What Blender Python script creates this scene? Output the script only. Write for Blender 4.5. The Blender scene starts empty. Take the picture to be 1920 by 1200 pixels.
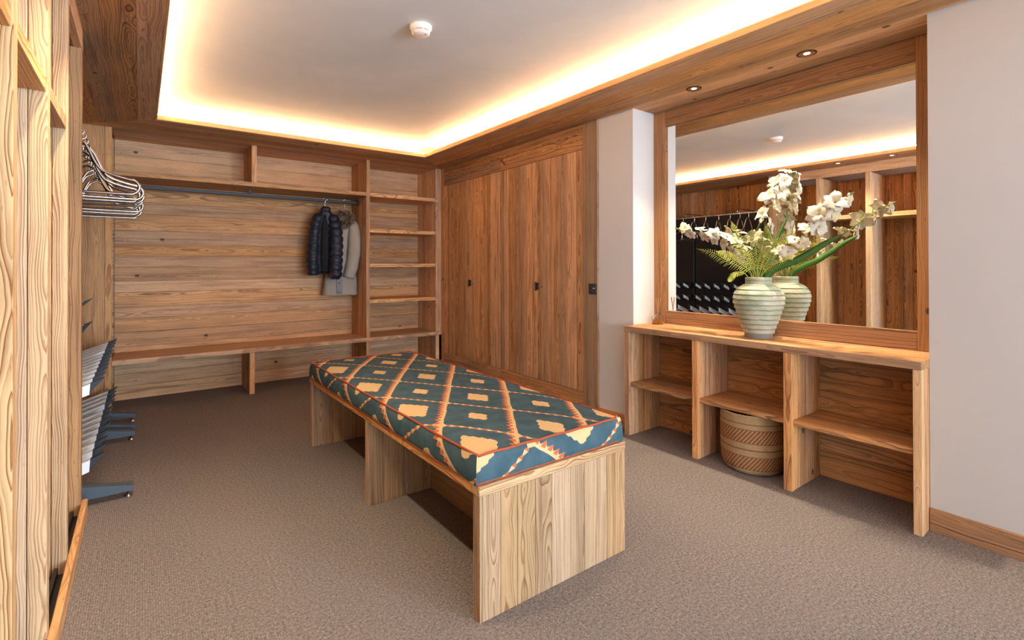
import bpy, math, random
import numpy as np
from mathutils import Matrix, Vector
random.seed(7)
PI = math.pi
S = bpy.context.scene
COL = S.collection

# ------------------------------------------------------------------ camera
F_PX, CX, CY = 933.95, 959.77, 494.03
YAW, PIT, ROL = math.radians(36.683), math.radians(0.286), math.radians(-0.128)
Fw = Vector((math.sin(YAW)*math.cos(PIT), math.cos(YAW)*math.cos(PIT), math.sin(PIT)))
Rt = Vector((math.cos(YAW), -math.sin(YAW), 0)); Up = Rt.cross(Fw)
R2 = Rt*math.cos(ROL)+Up*math.sin(ROL); U2 = Up*math.cos(ROL)-Rt*math.sin(ROL)
cam = bpy.data.objects.new('camera', bpy.data.cameras.new('camera'))
cam.matrix_world = Matrix(((R2.x, U2.x, -Fw.x, 0), (R2.y, U2.y, -Fw.y, 0), (R2.z, U2.z, -Fw.z, 1.2), (0, 0, 0, 1)))
cam.data.sensor_width = 36; cam.data.lens = 36*F_PX/1920
cam.data.shift_x = (960-CX)/1920; cam.data.shift_y = (CY-600)/1920
cam.data.clip_start = .02
COL.objects.link(cam); S.camera = cam

# ------------------------------------------------------------------ world, daylight, exposure
wd = bpy.data.worlds.new('world'); S.world = wd; wd.use_nodes = True
wd.node_tree.nodes['Background'].inputs[0].default_value = (.75, .85, 1, 1)
wd.node_tree.nodes['Background'].inputs[1].default_value = 1.0
S.view_settings.view_transform = 'Standard'; S.view_settings.look = 'None'
S.view_settings.exposure = 1.12; S.view_settings.gamma = 1.0; S.view_settings.use_curve_mapping = False
def area(name, loc, rot, sx, sy, watt, col):
    l = bpy.data.lights.new(name, 'AREA'); l.shape = 'RECTANGLE'; l.size = sx; l.size_y = sy
    l.energy = watt; l.color = col
    o = bpy.data.objects.new(name, l); o.location = loc; o.rotation_euler = rot; COL.objects.link(o); return o
# daylight entering through the glazed walls behind the photographer
area('daylight_rear', (1.1, -6.94, 1.15), (math.radians(90), 0, 0), 3.0, 2.15, 170, (.6, .81, 1))
area('daylight_side', (2.83, -3.75, 1.15), (0, math.radians(90), 0), 2.1, 3.4, 320, (.6, .81, 1))

# ------------------------------------------------------------------ helpers
WM = {}
def place(o, M=None, parent=None):
    M = M or Matrix()
    COL.objects.link(o); WM[o] = M
    if parent is not None:
        o.parent = parent; o.matrix_basis = WM[parent].inverted() @ M
    else: o.matrix_basis = M
    return o
def tag(o, label=None, cat=None, group=None, kind=None):
    for k, v in (('label', label), ('category', cat), ('group', group), ('kind', kind)):
        if v: o[k] = v
    return o
def T(x, y, z): return Matrix.Translation((x, y, z))
def empty(name, loc, rz=0, label=None, cat=None, group=None):
    o = bpy.data.objects.new(name, None); o.empty_display_size = .05
    place(o, T(*loc) @ Matrix.Rotation(rz, 4, 'Z')); return tag(o, label, cat, group)
def mesh(name, v, f, smooth=False):
    m = bpy.data.meshes.new(name); m.from_pydata([tuple(a) for a in v], [], [tuple(a) for a in f]); m.update()
    if smooth: m.polygons.foreach_set('use_smooth', [True]*len(m.polygons))
    return m
def obj(name, m, mat, parent=None, M=None):
    o = bpy.data.objects.new(name, m)
    if mat and not m.materials: m.materials.append(mat)
    return place(o, M, parent)
def orient(v, f):
    """flip faces of a convex solid outwards"""
    v = [Vector(a) for a in v]; c = sum(v, Vector())/len(v); out = []
    for q in f:
        n = (v[q[1]]-v[q[0]]).cross(v[q[2]]-v[q[0]]); m = sum((v[i] for i in q), Vector())/len(q)
        out.append(q if n.dot(m-c) > 0 else q[::-1])
    return out
BOXES = {}
def box_mesh(lx, ly, lz, c, mat):
    key = (round(lx, 4), round(ly, 4), round(lz, 4), c, mat.name)
    if key in BOXES: return BOXES[key]
    c = min(c, lx*.3, ly*.3, lz*.3); h = (lx/2, ly/2, lz/2); v = []; ix = {}
    for sx in (-1, 1):
        for sy in (-1, 1):
            for sz in (-1, 1):
                s = (sx, sy, sz)
                for a in range(3):
                    ix[s+(a,)] = len(v); v.append([s[i]*(h[i]-(0 if i == a else c)) for i in range(3)])
    f = []
    for a in range(3):
        b, d = [i for i in range(3) if i != a]
        for s in (-1, 1):
            q = []
            for sb, sd in ((-1, -1), (1, -1), (1, 1), (-1, 1)):
                t = [0, 0, 0]; t[a] = s; t[b] = sb; t[d] = sd; q.append(ix[tuple(t)+(a,)])
            f.append(q)
        for sb in (-1, 1):
            for sd in (-1, 1):
                t0 = [0, 0, 0]; t0[a] = -1; t0[b] = sb; t0[d] = sd; t1 = list(t0); t1[a] = 1
                f.append([ix[tuple(t0)+(b,)], ix[tuple(t1)+(b,)], ix[tuple(t1)+(d,)], ix[tuple(t0)+(d,)]])
    for sx in (-1, 1):
        for sy in (-1, 1):
            for sz in (-1, 1): f.append([ix[(sx, sy, sz, a)] for a in range(3)])
    m = mesh('box', v, orient(v, f)); m.materials.append(mat); BOXES[key] = m; return m
AX = {'x': Vector((1, 0, 0)), 'y': Vector((0, 1, 0)), 'z': Vector((0, 0, 1))}
def frame(grain, normal, loc):
    X = AX[grain]; Z = AX[normal]; Y = Z.cross(X)
    M = Matrix((X, Y, Z)).transposed().to_4x4(); M.translation = loc; return M, Y
def board(name, mn, mx, mat, parent=None, grain='z', normal='y', c=.0015):
    """a board between two corners, grain running along its local X, face along local Z"""
    mn = Vector(mn); mx = Vector(mx); d = mx-mn; M, Y = frame(grain, normal, (mn+mx)/2)
    i = 'xyz'.index(grain); k = 'xyz'.index(normal); j = 3-i-k
    return obj(name, box_mesh(d[i], d[j], d[k], c, mat), None, parent, M)
def split(a, b, w, var=.25, rnd=random):
    n = max(1, round((b-a)/w)); ws = [1+rnd.uniform(-var, var) for _ in range(n)]; s = sum(ws); p = [a]
    for q in ws: p.append(p[-1]+q/s*(b-a))
    p[-1] = b; return list(zip(p[:-1], p[1:]))
def boards(mn, mx, across, grain, normal, w, mat, parent, name='plank', gap=.0008, jit=.0, c=.0015, var=.25):
    """a row of boards laid side by side along axis `across`"""
    k = 'xyz'.index(across); n = 'xyz'.index(normal); out = []
    for a, b in split(mn[k], mx[k], w, var):
        p = list(mn); q = list(mx); p[k] = a+gap; q[k] = b-gap
        if jit:
            e = random.uniform(0, jit)
            if jit > 0: q[n] -= e
        out.append(board(name, p, q, mat, parent, grain, normal, c))
    return out
def prism(name, pts, z0, z1, mat, parent, grain):
    """a board with a free outline in plan (mitred end), flat in z"""
    n = len(pts); cx = sum(p[0] for p in pts)/n; cy = sum(p[1] for p in pts)/n
    M, Y = frame(grain, 'z', (cx, cy, (z0+z1)/2)); Mi = M.inverted(); h = (z1-z0)/2
    v = [Mi @ Vector((p[0], p[1], (z0+z1)/2-h)) for p in pts]+[Mi @ Vector((p[0], p[1], (z0+z1)/2+h)) for p in pts]
    f = [list(range(n))[::-1], list(range(n, 2*n))]+[[i, (i+1) % n, n+(i+1) % n, n+i] for i in range(n)]
    return obj(name, mesh(name, v, orient(v, f)), mat, parent, M)
def multi(boxes):
    v = []; f = []
    for mn, mx in boxes:
        o = len(v)
        v += [(x, y, z) for x in (mn[0], mx[0]) for y in (mn[1], mx[1]) for z in (mn[2], mx[2])]
        f += [[o+i for i in q] for q in ((0, 1, 3, 2), (4, 6, 7, 5), (0, 4, 5, 1), (2, 3, 7, 6), (0, 2, 6, 4), (1, 5, 7, 3))]
    return v, f
def lathe(prof, n=48, wob=None, cap=True):
    v = []; f = []
    for k, (r, z) in enumerate(prof):
        for i in range(n):
            a = 2*PI*i/n; rr = r+(wob(a, z, k) if wob else 0); v.append((rr*math.cos(a), rr*math.sin(a), z))
    for k in range(len(prof)-1):
        for i in range(n): f.append((k*n+i, k*n+(i+1) % n, (k+1)*n+(i+1) % n, (k+1)*n+i))
    if cap:
        f.append(tuple(range(n))[::-1]); f.append(tuple((len(prof)-1)*n+i for i in range(n)))
    return v, f
def sweep(path, rad, n=10, closed=False, flat=None):
    """tube along a path; rad number or list; flat=(sideways,updown) scale"""
    P = [Vector(p) for p in path]; m = len(P); v = []; f = []
    rad = rad if isinstance(rad, (list, tuple)) else [rad]*m
    def tan(i):
        if closed: return (P[(i+1) % m]-P[i-1]).normalized()
        return (P[min(i+1, m-1)]-P[max(i-1, 0)]).normalized()
    t = tan(0); u = t.orthogonal().normalized() if abs(t.z) > .9 else t.cross(Vector((0, 0, 1))).normalized()
    for i in range(m):
        t2 = tan(i); u = (u-t2*u.dot(t2)).normalized(); w = t2.cross(u)
        for k in range(n):
            a = 2*PI*k/n; v.append(P[i]+(u*math.cos(a)*(flat[0] if flat else 1)+w*math.sin(a)*(flat[1] if flat else 1))*rad[i])
    for i in range(m if closed else m-1):
        j = (i+1) % m
        for k in range(n): f.append((i*n+k, i*n+(k+1) % n, j*n+(k+1) % n, j*n+k))
    if not closed: f.append(tuple(range(n))[::-1]); f.append(tuple((m-1)*n+k for k in range(n)))
    return v, f
def spline(pts, n=8):
    P = [Vector(p) for p in pts]; P = [P[0]*2-P[1]]+P+[P[-1]*2-P[-2]]; out = []
    for i in range(1, len(P)-2):
        for k in range(n):
            t = k/n; a, b, c, d = P[i-1:i+3]
            out.append(.5*((2*b)+(c-a)*t+(2*a-5*b+4*c-d)*t*t+(3*b-a-3*c+d)*t**3))
    out.append(P[-2]); return out
def join(parts):
    v = []; f = []
    for a, b in parts:
        o = len(v); v += list(a); f += [[i+o for i in q] for q in b]
    return v, f

# ------------------------------------------------------------------ materials
class G:
    """tiny expression helper around shader nodes"""
    def __init__(s, name):
        s.m = bpy.data.materials.new(name); s.m.use_nodes = True; s.t = s.m.node_tree; s.n = s.t.nodes; s.l = s.t.links
        s.b = s.n['Principled BSDF']
    def put(s, sock, v):
        if isinstance(v, bpy.types.NodeSocket): s.l.new(v, sock)
        elif v is not None: sock.default_value = v
    def new(s, typ, **kw):
        n = s.n.new(typ)
        for k, v in kw.items(): setattr(n, k, v)
        return n
    def math(s, op, a, b=None, c=None):
        n = s.new('ShaderNodeMath', operation=op)
        for i, q in enumerate((a, b, c)):
            if q is not None: s.put(n.inputs[i], q)
        return n.outputs[0]
    def add(s, a, b): return s.math('ADD', a, b)
    def sub(s, a, b): return s.math('SUBTRACT', a, b)
    def mul(s, a, b): return s.math('MULTIPLY', a, b)
    def ma(s, a, b, c): return s.math('MULTIPLY_ADD', a, b, c)
    def frac(s, a): return s.math('FRACT', a)
    def ab(s, a): return s.math('ABSOLUTE', a)
    def lt(s, a, b): return s.math('LESS_THAN', a, b)
    def gt(s, a, b): return s.math('GREATER_THAN', a, b)
    def xyz(s, x, y, z):
        n = s.new('ShaderNodeCombineXYZ')
        for i, q in enumerate((x, y, z)): s.put(n.inputs[i], q)
        return n.outputs[0]
    def sep(s, v):
        n = s.new('ShaderNodeSeparateXYZ'); s.put(n.inputs[0], v); return n.outputs
    def coord(s, which='Object'): return s.new('ShaderNodeTexCoord').outputs[which]
    def noise(s, v, scale, detail=2, rough=.5, dist=0):
        n = s.new('ShaderNodeTexNoise'); s.put(n.inputs['Vector'], v); n.inputs['Scale'].default_value = scale
        n.inputs['Detail'].default_value = detail; n.inputs['Roughness'].default_value = rough; n.inputs['Distortion'].default_value = dist
        return n.outputs['Fac']
    def voro(s, v, scale, rnd=1.):
        n = s.new('ShaderNodeTexVoronoi'); s.put(n.inputs['Vector'], v); n.inputs['Scale'].default_value = scale
        n.inputs['Randomness'].default_value = rnd; return n.outputs
    def rng(s, v, a, b, c=0., d=1., smooth=True):
        n = s.new('ShaderNodeMapRange', interpolation_type='SMOOTHSTEP' if smooth else 'LINEAR')
        for i, q in enumerate((v, a, b, c, d)): s.put(n.inputs[i], q)
        return n.outputs[0]
    def ramp(s, v, stops):
        n = s.new('ShaderNodeValToRGB'); s.put(n.inputs[0], v); e = n.color_ramp.elements
        while len(e) < len(stops): e.new(.5)
        for q, (p, c) in zip(e, stops):
            q.position = p; q.color = (c, c, c, 1) if isinstance(c, (int, float)) else tuple(c)+(1,)
        return n.outputs[0]
    def mix(s, f, a, b, mode='MIX'):
        n = s.new('ShaderNodeMix', data_type='RGBA', blend_type=mode)
        s.put(n.inputs[0], f)
        for i, q in ((6, a), (7, b)):
            s.put(n.inputs[i], tuple(q)+(1,) if isinstance(q, (tuple, list)) and len(q) == 3 else q)
        return n.outputs[2]
    def bump(s, h, strength=.3, dist=.002):
        n = s.new('ShaderNodeBump'); n.inputs['Strength'].default_value = strength; n.inputs['Distance'].default_value = dist
        s.put(n.inputs['Height'], h); s.l.new(n.outputs[0], s.b.inputs['Normal'])
    def out(s, col=None, rough=.6, spec=.3, metal=0):
        if col is not None: s.put(s.b.inputs['Base Color'], tuple(col)+(1,) if isinstance(col, (tuple, list)) and len(col) == 3 else col)
        s.put(s.b.inputs['Roughness'], rough); s.b.inputs['Specular IOR Level'].default_value = spec; s.b.inputs['Metallic'].default_value = metal
        return s.m

def wood(name, pitch=.006, light=(.56, .335, .165), dark=(.2, .082, .03), contrast=.85, swing=.09, vary=.3, knots=1., bump=.35, fine=1., streak=1.):
    g = G(name); x, y, z = g.sep(g.coord()); r = g.new('ShaderNodeObjectInfo').outputs['Random']
    r2 = g.frac(g.mul(r, 17.31)); r3 = g.frac(g.mul(r, 91.7)); r4 = g.frac(g.mul(r, 331.3))
    ox = g.mul(r, 53.); X = g.add(x, ox)
    n1 = g.noise(g.xyz(g.mul(X, 1.5), g.mul(y, 2.), g.mul(z, 2.)), 1., 2)
    n2 = g.noise(g.xyz(g.ma(X, 1.7, 31.), g.mul(y, 2.), g.mul(z, 2.)), 1., 3, .55)
    n3 = g.noise(g.xyz(g.mul(X, 9.), g.mul(y, 26.), g.mul(z, 26.)), 1., 2)
    Y = g.add(g.ma(r2, .1, -.05), g.ma(g.sub(n1, .5), .07, y))
    Z = g.add(g.ma(r3, .055, .004), g.ma(g.sub(n2, .5), swing, z))
    rr = g.math('SQRT', g.add(g.mul(Y, Y), g.mul(Z, Z)))
    vd = g.voro(g.xyz(g.mul(X, 1.9), g.mul(y, 8.), g.mul(z, 8.)), 1.)[0]
    rr = g.add(g.ma(g.rng(vd, .34, 0.), .022, rr), g.ma(n3, .0055*fine, 0.))
    q = g.add(g.mul(rr, 62.), g.mul(r, 40.)); nv = g.noise(g.xyz(q, r2, 0.), 1., 2); nd = g.noise(g.xyz(g.mul(q, 1.7), r3, 7.), 1., 2)
    ring = g.frac(g.add(g.math('DIVIDE', rr, pitch), g.mul(nv, 2.6)))
    late = g.mul(g.ramp(ring, [(0., .04), (.3, .08), (.66, .55), (.88, 1.), (1., .04)]), g.rng(nd, .3, .62, .3, 1.15))
    fib = g.noise(g.xyz(g.mul(X, 7.), g.mul(y, 320.), g.mul(z, 320.)), 1., 2)
    stain = g.noise(g.xyz(g.mul(X, 2.2), g.mul(y, 12.), g.mul(z, 12.)), 1., 3, .6)
    amt = g.mul(late, g.mul(contrast, g.rng(stain, .25, .7, .45, 1.)))
    c = g.mix(amt, light, dark)
    st2 = g.noise(g.xyz(g.mul(X, 1.3), g.mul(y, 38.), g.mul(z, 38.)), 1., 3, .65)
    c = g.mix(g.rng(stain, .4, .8, 0., .4), c, (.32, .165, .08)); c = g.mix(g.rng(st2, .52, .72, 0., .55*streak), c, dark)                         # weathered darker streaks
    c = g.mix(g.mul(r4, .35), c, g.mix(.5, c, (.40, .27, .17)))                               # some boards greyer
    val = g.mul(g.ma(r, vary*1.6, 1-vary*.9), g.ma(fib, .3, .85))
    hsv = g.new('ShaderNodeHueSaturation'); g.put(hsv.inputs['Color'], c); g.put(hsv.inputs['Value'], val); g.put(hsv.inputs['Saturation'], g.ma(r3, .2, .88))
    c = hsv.outputs[0]
    kv = g.voro(g.xyz(g.mul(X, 3.2), g.mul(y, 4.6), g.mul(z, 4.6)), 1.)
    kd = g.add(kv[0], g.ma(n3, .02, -.01))
    c = g.mix(g.mul(g.rng(kd, .075, .045), .88*knots), c, (.075, .036, .018))
    fl = g.voro(g.xyz(g.mul(X, 14.), g.mul(y, 60.), g.mul(z, 60.)), 1.)[0]
    c = g.mix(g.mul(g.rng(fl, .16, .06), .5*knots), c, (.14, .065, .028))                      # small dark flecks
    g.bump(g.add(g.mul(late, -.7), g.mul(fib, .6)), bump, .0022)
    return g.out(c, .62, .22)
W_MID = wood('larch_warm', .008, (.80, .435, .195), (.22, .072, .022), .95)
W_FINE = wood('larch_fine', .0095, (.90, .49, .225), (.24, .08, .025), .92, swing=.07, vary=.26)
W_SOFT = wood('spruce_soft', .0095, (.86, .475, .225), (.30, .115, .042), .9, swing=.08, vary=.24)
W_BOLD = wood('larch_bold', .0066, (.82, .535, .29), (.30, .115, .038), 1.15, swing=.1, vary=.14, knots=.5, bump=.5, streak=.25)
W_PALE = wood('larch_pale', .0085, (.56, .365, .198), (.2, .082, .031), 1.05, swing=.085, vary=.2, knots=.5)
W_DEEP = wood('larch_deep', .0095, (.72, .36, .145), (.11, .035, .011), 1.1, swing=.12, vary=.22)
W_DARK = wood('larch_dark', .0085, (.46, .215, .08), (.09, .028, .009), 1.1, swing=.1, vary=.2)
W_LIP_LIT = wood('larch_edging_lit', .006, (.95, .52, .17), (.55, .24, .07), .6, swing=.04, vary=.08, knots=.2)  # separate edging wood, with the cove's orange glow put into its lighter colour

def plain(name, col, rough=.5, metal=0, spec=.4, nz=0., nscale=20., bump=0.):
    g = G(name); n = g.noise(g.coord(), nscale, 3)
    c = g.mix(g.mul(n, nz), col, [q*.6 for q in col]) if nz else col
    if bump: g.bump(n, bump, .002)
    if nz == 0: g.put(g.b.inputs['Roughness'], rough)
    return g.out(c, g.ma(n, .06, rough-.03), spec, metal)
COLUMN = plain('white_plaster', (.82, .81, .81), .85, spec=.15, nz=.03, nscale=3., bump=.03)
WALL = plain('painted_plaster', (.60, .58, .565), .85, spec=.15, nz=.05, nscale=3., bump=.03)
def m_ceiling():
    g = G('polished_plaster'); p = g.coord(); n = g.noise(p, 1.6, 5, .6, .6); n2 = g.noise(p, 9., 4, .6)
    c = g.mix(g.rng(n, .3, .7), (.80, .825, .85), (.87, .895, .915)); c = g.mix(g.mul(g.rng(n2, .5, .8), .25), c, (.9, .915, .93))
    g.bump(n, .08, .01); return g.out(c, g.ma(n2, .2, .38), .3)
CEIL = m_ceiling()
def m_carpet():
    g = G('wool_carpet'); p = g.coord(); x, y, z = g.sep(p)
    wob = g.noise(p, 60., 2); rib = g.math('SINE', g.mul(g.add(x, g.mul(wob, .004)), 2*PI/.0075)); bead = g.math('SINE', g.mul(y, 2*PI/.011))
    n = g.noise(p, 260., 2, .7); n2 = g.noise(p, 95., 3, .75); n3 = g.noise(p, 2.2, 3)
    c = g.ramp(g.add(g.mul(n, .5), g.mul(n2, .5)), [(.36, (.065, .053, .049)), (.47, (.205, .178, .168)), (.55, (.305, .268, .255)), (.66, (.50, .455, .435))])
    c = g.mix(g.ma(rib, .07, .09), c, (.2, .155, .135)); c = g.mix(g.rng(n3, .3, .7, 0., .18), c, (.27, .235, .222))
    h = g.add(g.add(g.mul(rib, .28), g.mul(bead, .12)), g.add(n, n2)); g.bump(h, .55, .004)
    return g.out(c, .95, .05)
CARPET = m_carpet()
def glow(name, col, st):
    g = G(name); g.b.inputs['Emission Color'].default_value = col+(1,); g.b.inputs['Emission Strength'].default_value = st
    return g.out(col, .5)
LED = glow('warm_led', (1., .62, .31), 31.)
LAMP = glow('lamp_disc', (1., .8, .52), 9.)
STEEL = plain('brushed_steel', (.62, .59, .56), .22, 1.)
CHROME = plain('chrome', (.75, .74, .73), .12, 1.)
ALU = plain('pale_aluminium', (.86, .87, .89), .4, .1)
BLACK = plain('black_panel', (.018, .016, .017), .45)
BLACKPL = plain('black_vent', (.03, .032, .038), .4, nz=.5, nscale=300., bump=.6)
SLATE = plain('slate_blue_metal', (.085, .105, .135), .42, .2)
GUN = plain('gunmetal', (.045, .042, .045), .45, .3)
BRONZE = plain('dark_bronze', (.03, .022, .016), .4, .6)
COPPER = plain('copper_reflector', (.85, .5, .28), .3, .9)
WHITEPL = plain('white_plastic', (.83, .79, .75), .4)
DARK = plain('dark_void', (.012, .01, .009), .8)
RUBBER = plain('dark_rubber', (.03, .027, .025), .7)
def m_mirror():
    g = G('mirror_glass'); n = g.noise(g.coord(), 2.); return g.out(g.mix(n, (.89, .885, .86), (.9, .895, .87)), 0., .5, 1)
MIRROR = m_mirror()

# ------------------------------------------------------------------ dimensions (metres)
ZS, ZC, LIP = 2.345, 2.468, .034            # soffit underside, ceiling, soffit board thickness
XCR, XCL, YCB, YCN = 2.412, .088, 4.758, -1.0   # inner edges of the soffit ring
XC, XW, XM = 2.85, 2.866, 3.122             # wardrobe front, white wall, mirror glass
YF, YB = 5.224, 5.713                       # shelving front, back wall
YN1, YN0 = 2.373, .684                      # mirror niche
XL, XLB = -.226, -.72                       # left unit front, left wall
YR = -7.0                                   # rear wall

# ------------------------------------------------------------------ the room
def struct(name, boxes, mat):
    v, f = multi(boxes); return tag(obj(name, mesh(name, v, f), mat), kind='structure')
tag(obj('floor', mesh('floor', *multi([((XLB-.1, YR-.1, -.05), (3.3, YB+.15, 0))])), CARPET), 'taupe ribbed wool carpet covering the whole floor', kind='structure')
struct('ceiling', [((XLB-.1, YR-.1, ZC), (3.3, YB+.15, ZC+.08))], CEIL)
wr = struct('wall_right', [((XW+.006, -2.0, 0), (3.24, YN0, ZC)), ((XW+.006, YR, 0), (3.24, -5.5, ZC)), ((XW+.006, -5.5, 2.28), (3.24, -2., ZC)), ((3.14, YN0, 0), (3.24, YN1, ZC)), ((3.14, 2.71, 0), (3.24, YB+.1, ZC))], WALL)
struct('wall_column', [((XW, YN1, 0), (3.24, 2.71, ZC))], COLUMN)
wb = struct('wall_back', [((XLB-.1, YB, 0), (3.14, YB+.1, ZC))], W_SOFT)
wl = struct('wall_left', [((XLB-.1, YR, 0), (XLB, YB, ZC))], WALL)
struct('wall_front', [((XLB-.1, YR-.1, 0), (-.4, YR, ZC)), ((2.6, YR-.1, 0), (3.24, YR, ZC)), ((-.4, YR-.1, 2.28), (2.6, YR, ZC))], WALL)
# glazed door behind the camera
gl = G('clear_pane'); tr = gl.new('ShaderNodeBsdfTransparent'); gl.l.new(tr.outputs[0], gl.n['Material Output'].inputs[0])
wn = tag(obj('window_1', mesh('window_1', *multi([((-.35, YR-.06, .05), (2.55, YR-.055, 2.23))])), gl.m), kind='structure')
for x in (-.4, 1.08, 2.55): board('window_frame', (x, YR-.08, 0), (x+.05, YR-.03, 2.28), W_MID, wn)
for z in (0, 2.23): board('window_frame', (-.35, YR-.08, z), (2.55, YR-.03, z+.05), W_MID, wn, 'x')
wn = tag(obj('window_2', mesh('window_2', *multi([((XW+.1, -5.45, .05), (XW+.105, -2.05, 2.23))])), gl.m), kind='structure')
for y in (-5.5, -3.77, -2.05): board('window_frame', (XW+.07, y, 0), (XW+.12, y+.05, 2.28), W_MID, wn, 'z', 'x')
for z in (0, 2.23): board('window_frame', (XW+.07, -5.45, z), (XW+.12, -2.05, z+.05), W_MID, wn, 'y', 'x')
# back wall boarding (horizontal boards)
boards((-.19, YB-.018, 0), (2.80, YB, ZS), 'z', 'x', 'y', .125, W_SOFT, wb)
# left wall boarding behind the drying racks (vertical boards)
boards((XLB, 3.165, 0), (XLB+.018, YF, ZS), 'y', 'z', 'x', .13, W_DEEP, wl)
# baseboard on the right wall
tag(board('baseboard_right', (XW-.008, -2., 0), (XW+.006, YN0-.001, .102), W_DARK, None, 'y', 'x'), kind='structure')
tag(board('baseboard_column', (XW-.01, YN1+.0, 0), (XW, 2.709, .1), W_DEEP, None, 'y', 'x'), kind='structure')

# ------------------------------------------------------------------ soffit ring with light cove
def lerp(a, b, t): return a+(b-a)*t
def soffit_set(n, segs, mat, grain, core):
    v, f = multi(core); o = tag(obj('trim_%d' % n, mesh('soffit', v, f), mat), kind='structure')
    for pts in segs: prism('plank', pts, ZS, ZS+LIP, mat, o, grain)
    return o
# mitres run from the inner corner to the outer corner
mr = lambda x: YCB+(x-XCR)*(YF-YCB)/(XC-XCR)      # right/back mitre
ml = lambda x: YCB+(XCL-x)*1.0                    # left/back mitre
segs = []
for a, b in split(XCR, XC, .15, .2): segs.append([(a, YR), (b-.001, YR), (b-.001, mr(b)), (a, mr(a))])
for a, b in split(XC, 3.14, .145, .1): segs.append([(a, YR), (b-.001, YR), (b-.001, 2.71), (a, 2.71)])
soffit_set(1, segs, W_MID, 'y', [((XCR+.004, YR, ZS+LIP), (3.14, YB, ZS+LIP+.003))])
segs = []
for a, b in split(YCB, YF, .12, .2):
    xl0, xl1 = XCL-(a-YCB), XCL-(b-YCB); xr0 = XCR+(a-YCB)/(YF-YCB)*(XC-XCR); xr1 = XCR+(b-YCB)/(YF-YCB)*(XC-XCR)
    segs.append([(xl0, a), (xr0, a), (xr1, b-.001), (xl1, b-.001)])
for a, b in split(YF, YB-.018, .12, .2): segs.append([(-.19, a), (2.80, a), (2.80, b-.001), (-.19, b-.001)])
soffit_set(2, segs, W_SOFT, 'x', [((XLB, YCB+.004, ZS+LIP), (XCR+.0039, YB, ZS+LIP+.003))])
segs = []
xs = [XCL, -.02, -.15, -.27, -.42, -.57, XLB]
for b, a in zip(xs[:-1], xs[1:]):
    ya, yb = min(ml(a), YF), min(ml(b), YF); q = [(a+.001, YR), (b, YR), (b, yb)]
    if ml(a) > YF > ml(b): q.append((XCL-(YF-YCB), YF))
    q.append((a+.001, ya)); segs.append(q)
soffit_set(3, segs, W_DEEP, 'y', [((XLB, YR, ZS+LIP), (XCL-.004, YCB+.0039, ZS+LIP+.003))])
soffit_set(4, [[(XCL, YR), (XCR, YR), (XCR, YCN), (XCL, YCN)]], W_MID, 'x', [((XCL-.0039, YR, ZS+LIP), (XCR+.0039, YCN-.004, ZS+LIP+.003))])
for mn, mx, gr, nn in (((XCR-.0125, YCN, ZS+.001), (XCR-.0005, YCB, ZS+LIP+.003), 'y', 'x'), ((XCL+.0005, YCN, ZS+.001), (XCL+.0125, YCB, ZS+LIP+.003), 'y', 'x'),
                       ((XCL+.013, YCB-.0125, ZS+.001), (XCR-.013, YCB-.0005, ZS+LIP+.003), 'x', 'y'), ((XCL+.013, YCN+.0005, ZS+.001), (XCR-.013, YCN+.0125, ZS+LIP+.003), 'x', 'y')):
    tag(board('trim_9', mn, mx, W_LIP_LIT, None, gr, nn), kind='structure')
# plastered back of the cove
cw = .16
ZK = ZS+LIP+.003
struct('trim_5', [((XCR+cw, YCN-cw, ZK), (XCR+cw+.02, YCB+cw, ZC)), ((XCL-cw-.02, YCN-cw, ZK), (XCL-cw, YCB+cw, ZC)),
                  ((XCL-cw-.02, YCB+cw, ZK), (XCR+cw+.02, YCB+cw+.02, ZC)), ((XCL-cw-.02, YCN-cw-.02, ZK), (XCR+cw+.02, YCN-cw, ZC))], WALL)
e = .035
for mn, mx, lb in (((XCR+e, YCN, 0), (XCR+e+.008, YCB, 0), 'warm glowing LED strip in the cove above the mirror side'),
                   ((XCL-e-.008, YCN, 0), (XCL-e, YCB, 0), 'warm glowing LED strip in the cove above the left shelving'),
                   ((XCL, YCB+e, 0), (XCR, YCB+e+.008, 0), 'warm glowing LED strip in the cove before the coat shelving'),
                   ((XCL, YCN-e-.008, 0), (XCR, YCN-e, 0), 'warm glowing LED strip in the cove behind the viewer')):
    z = ZS+LIP+.0032
    tag(board('led_strip', (mn[0], mn[1], z), (mx[0], mx[1], z+.016), LED, None, 'x' if mx[0]-mn[0] > 1 else 'y', 'z', .0005), lb, 'LED strip', 'LED strips in the ceiling cove')

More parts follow.
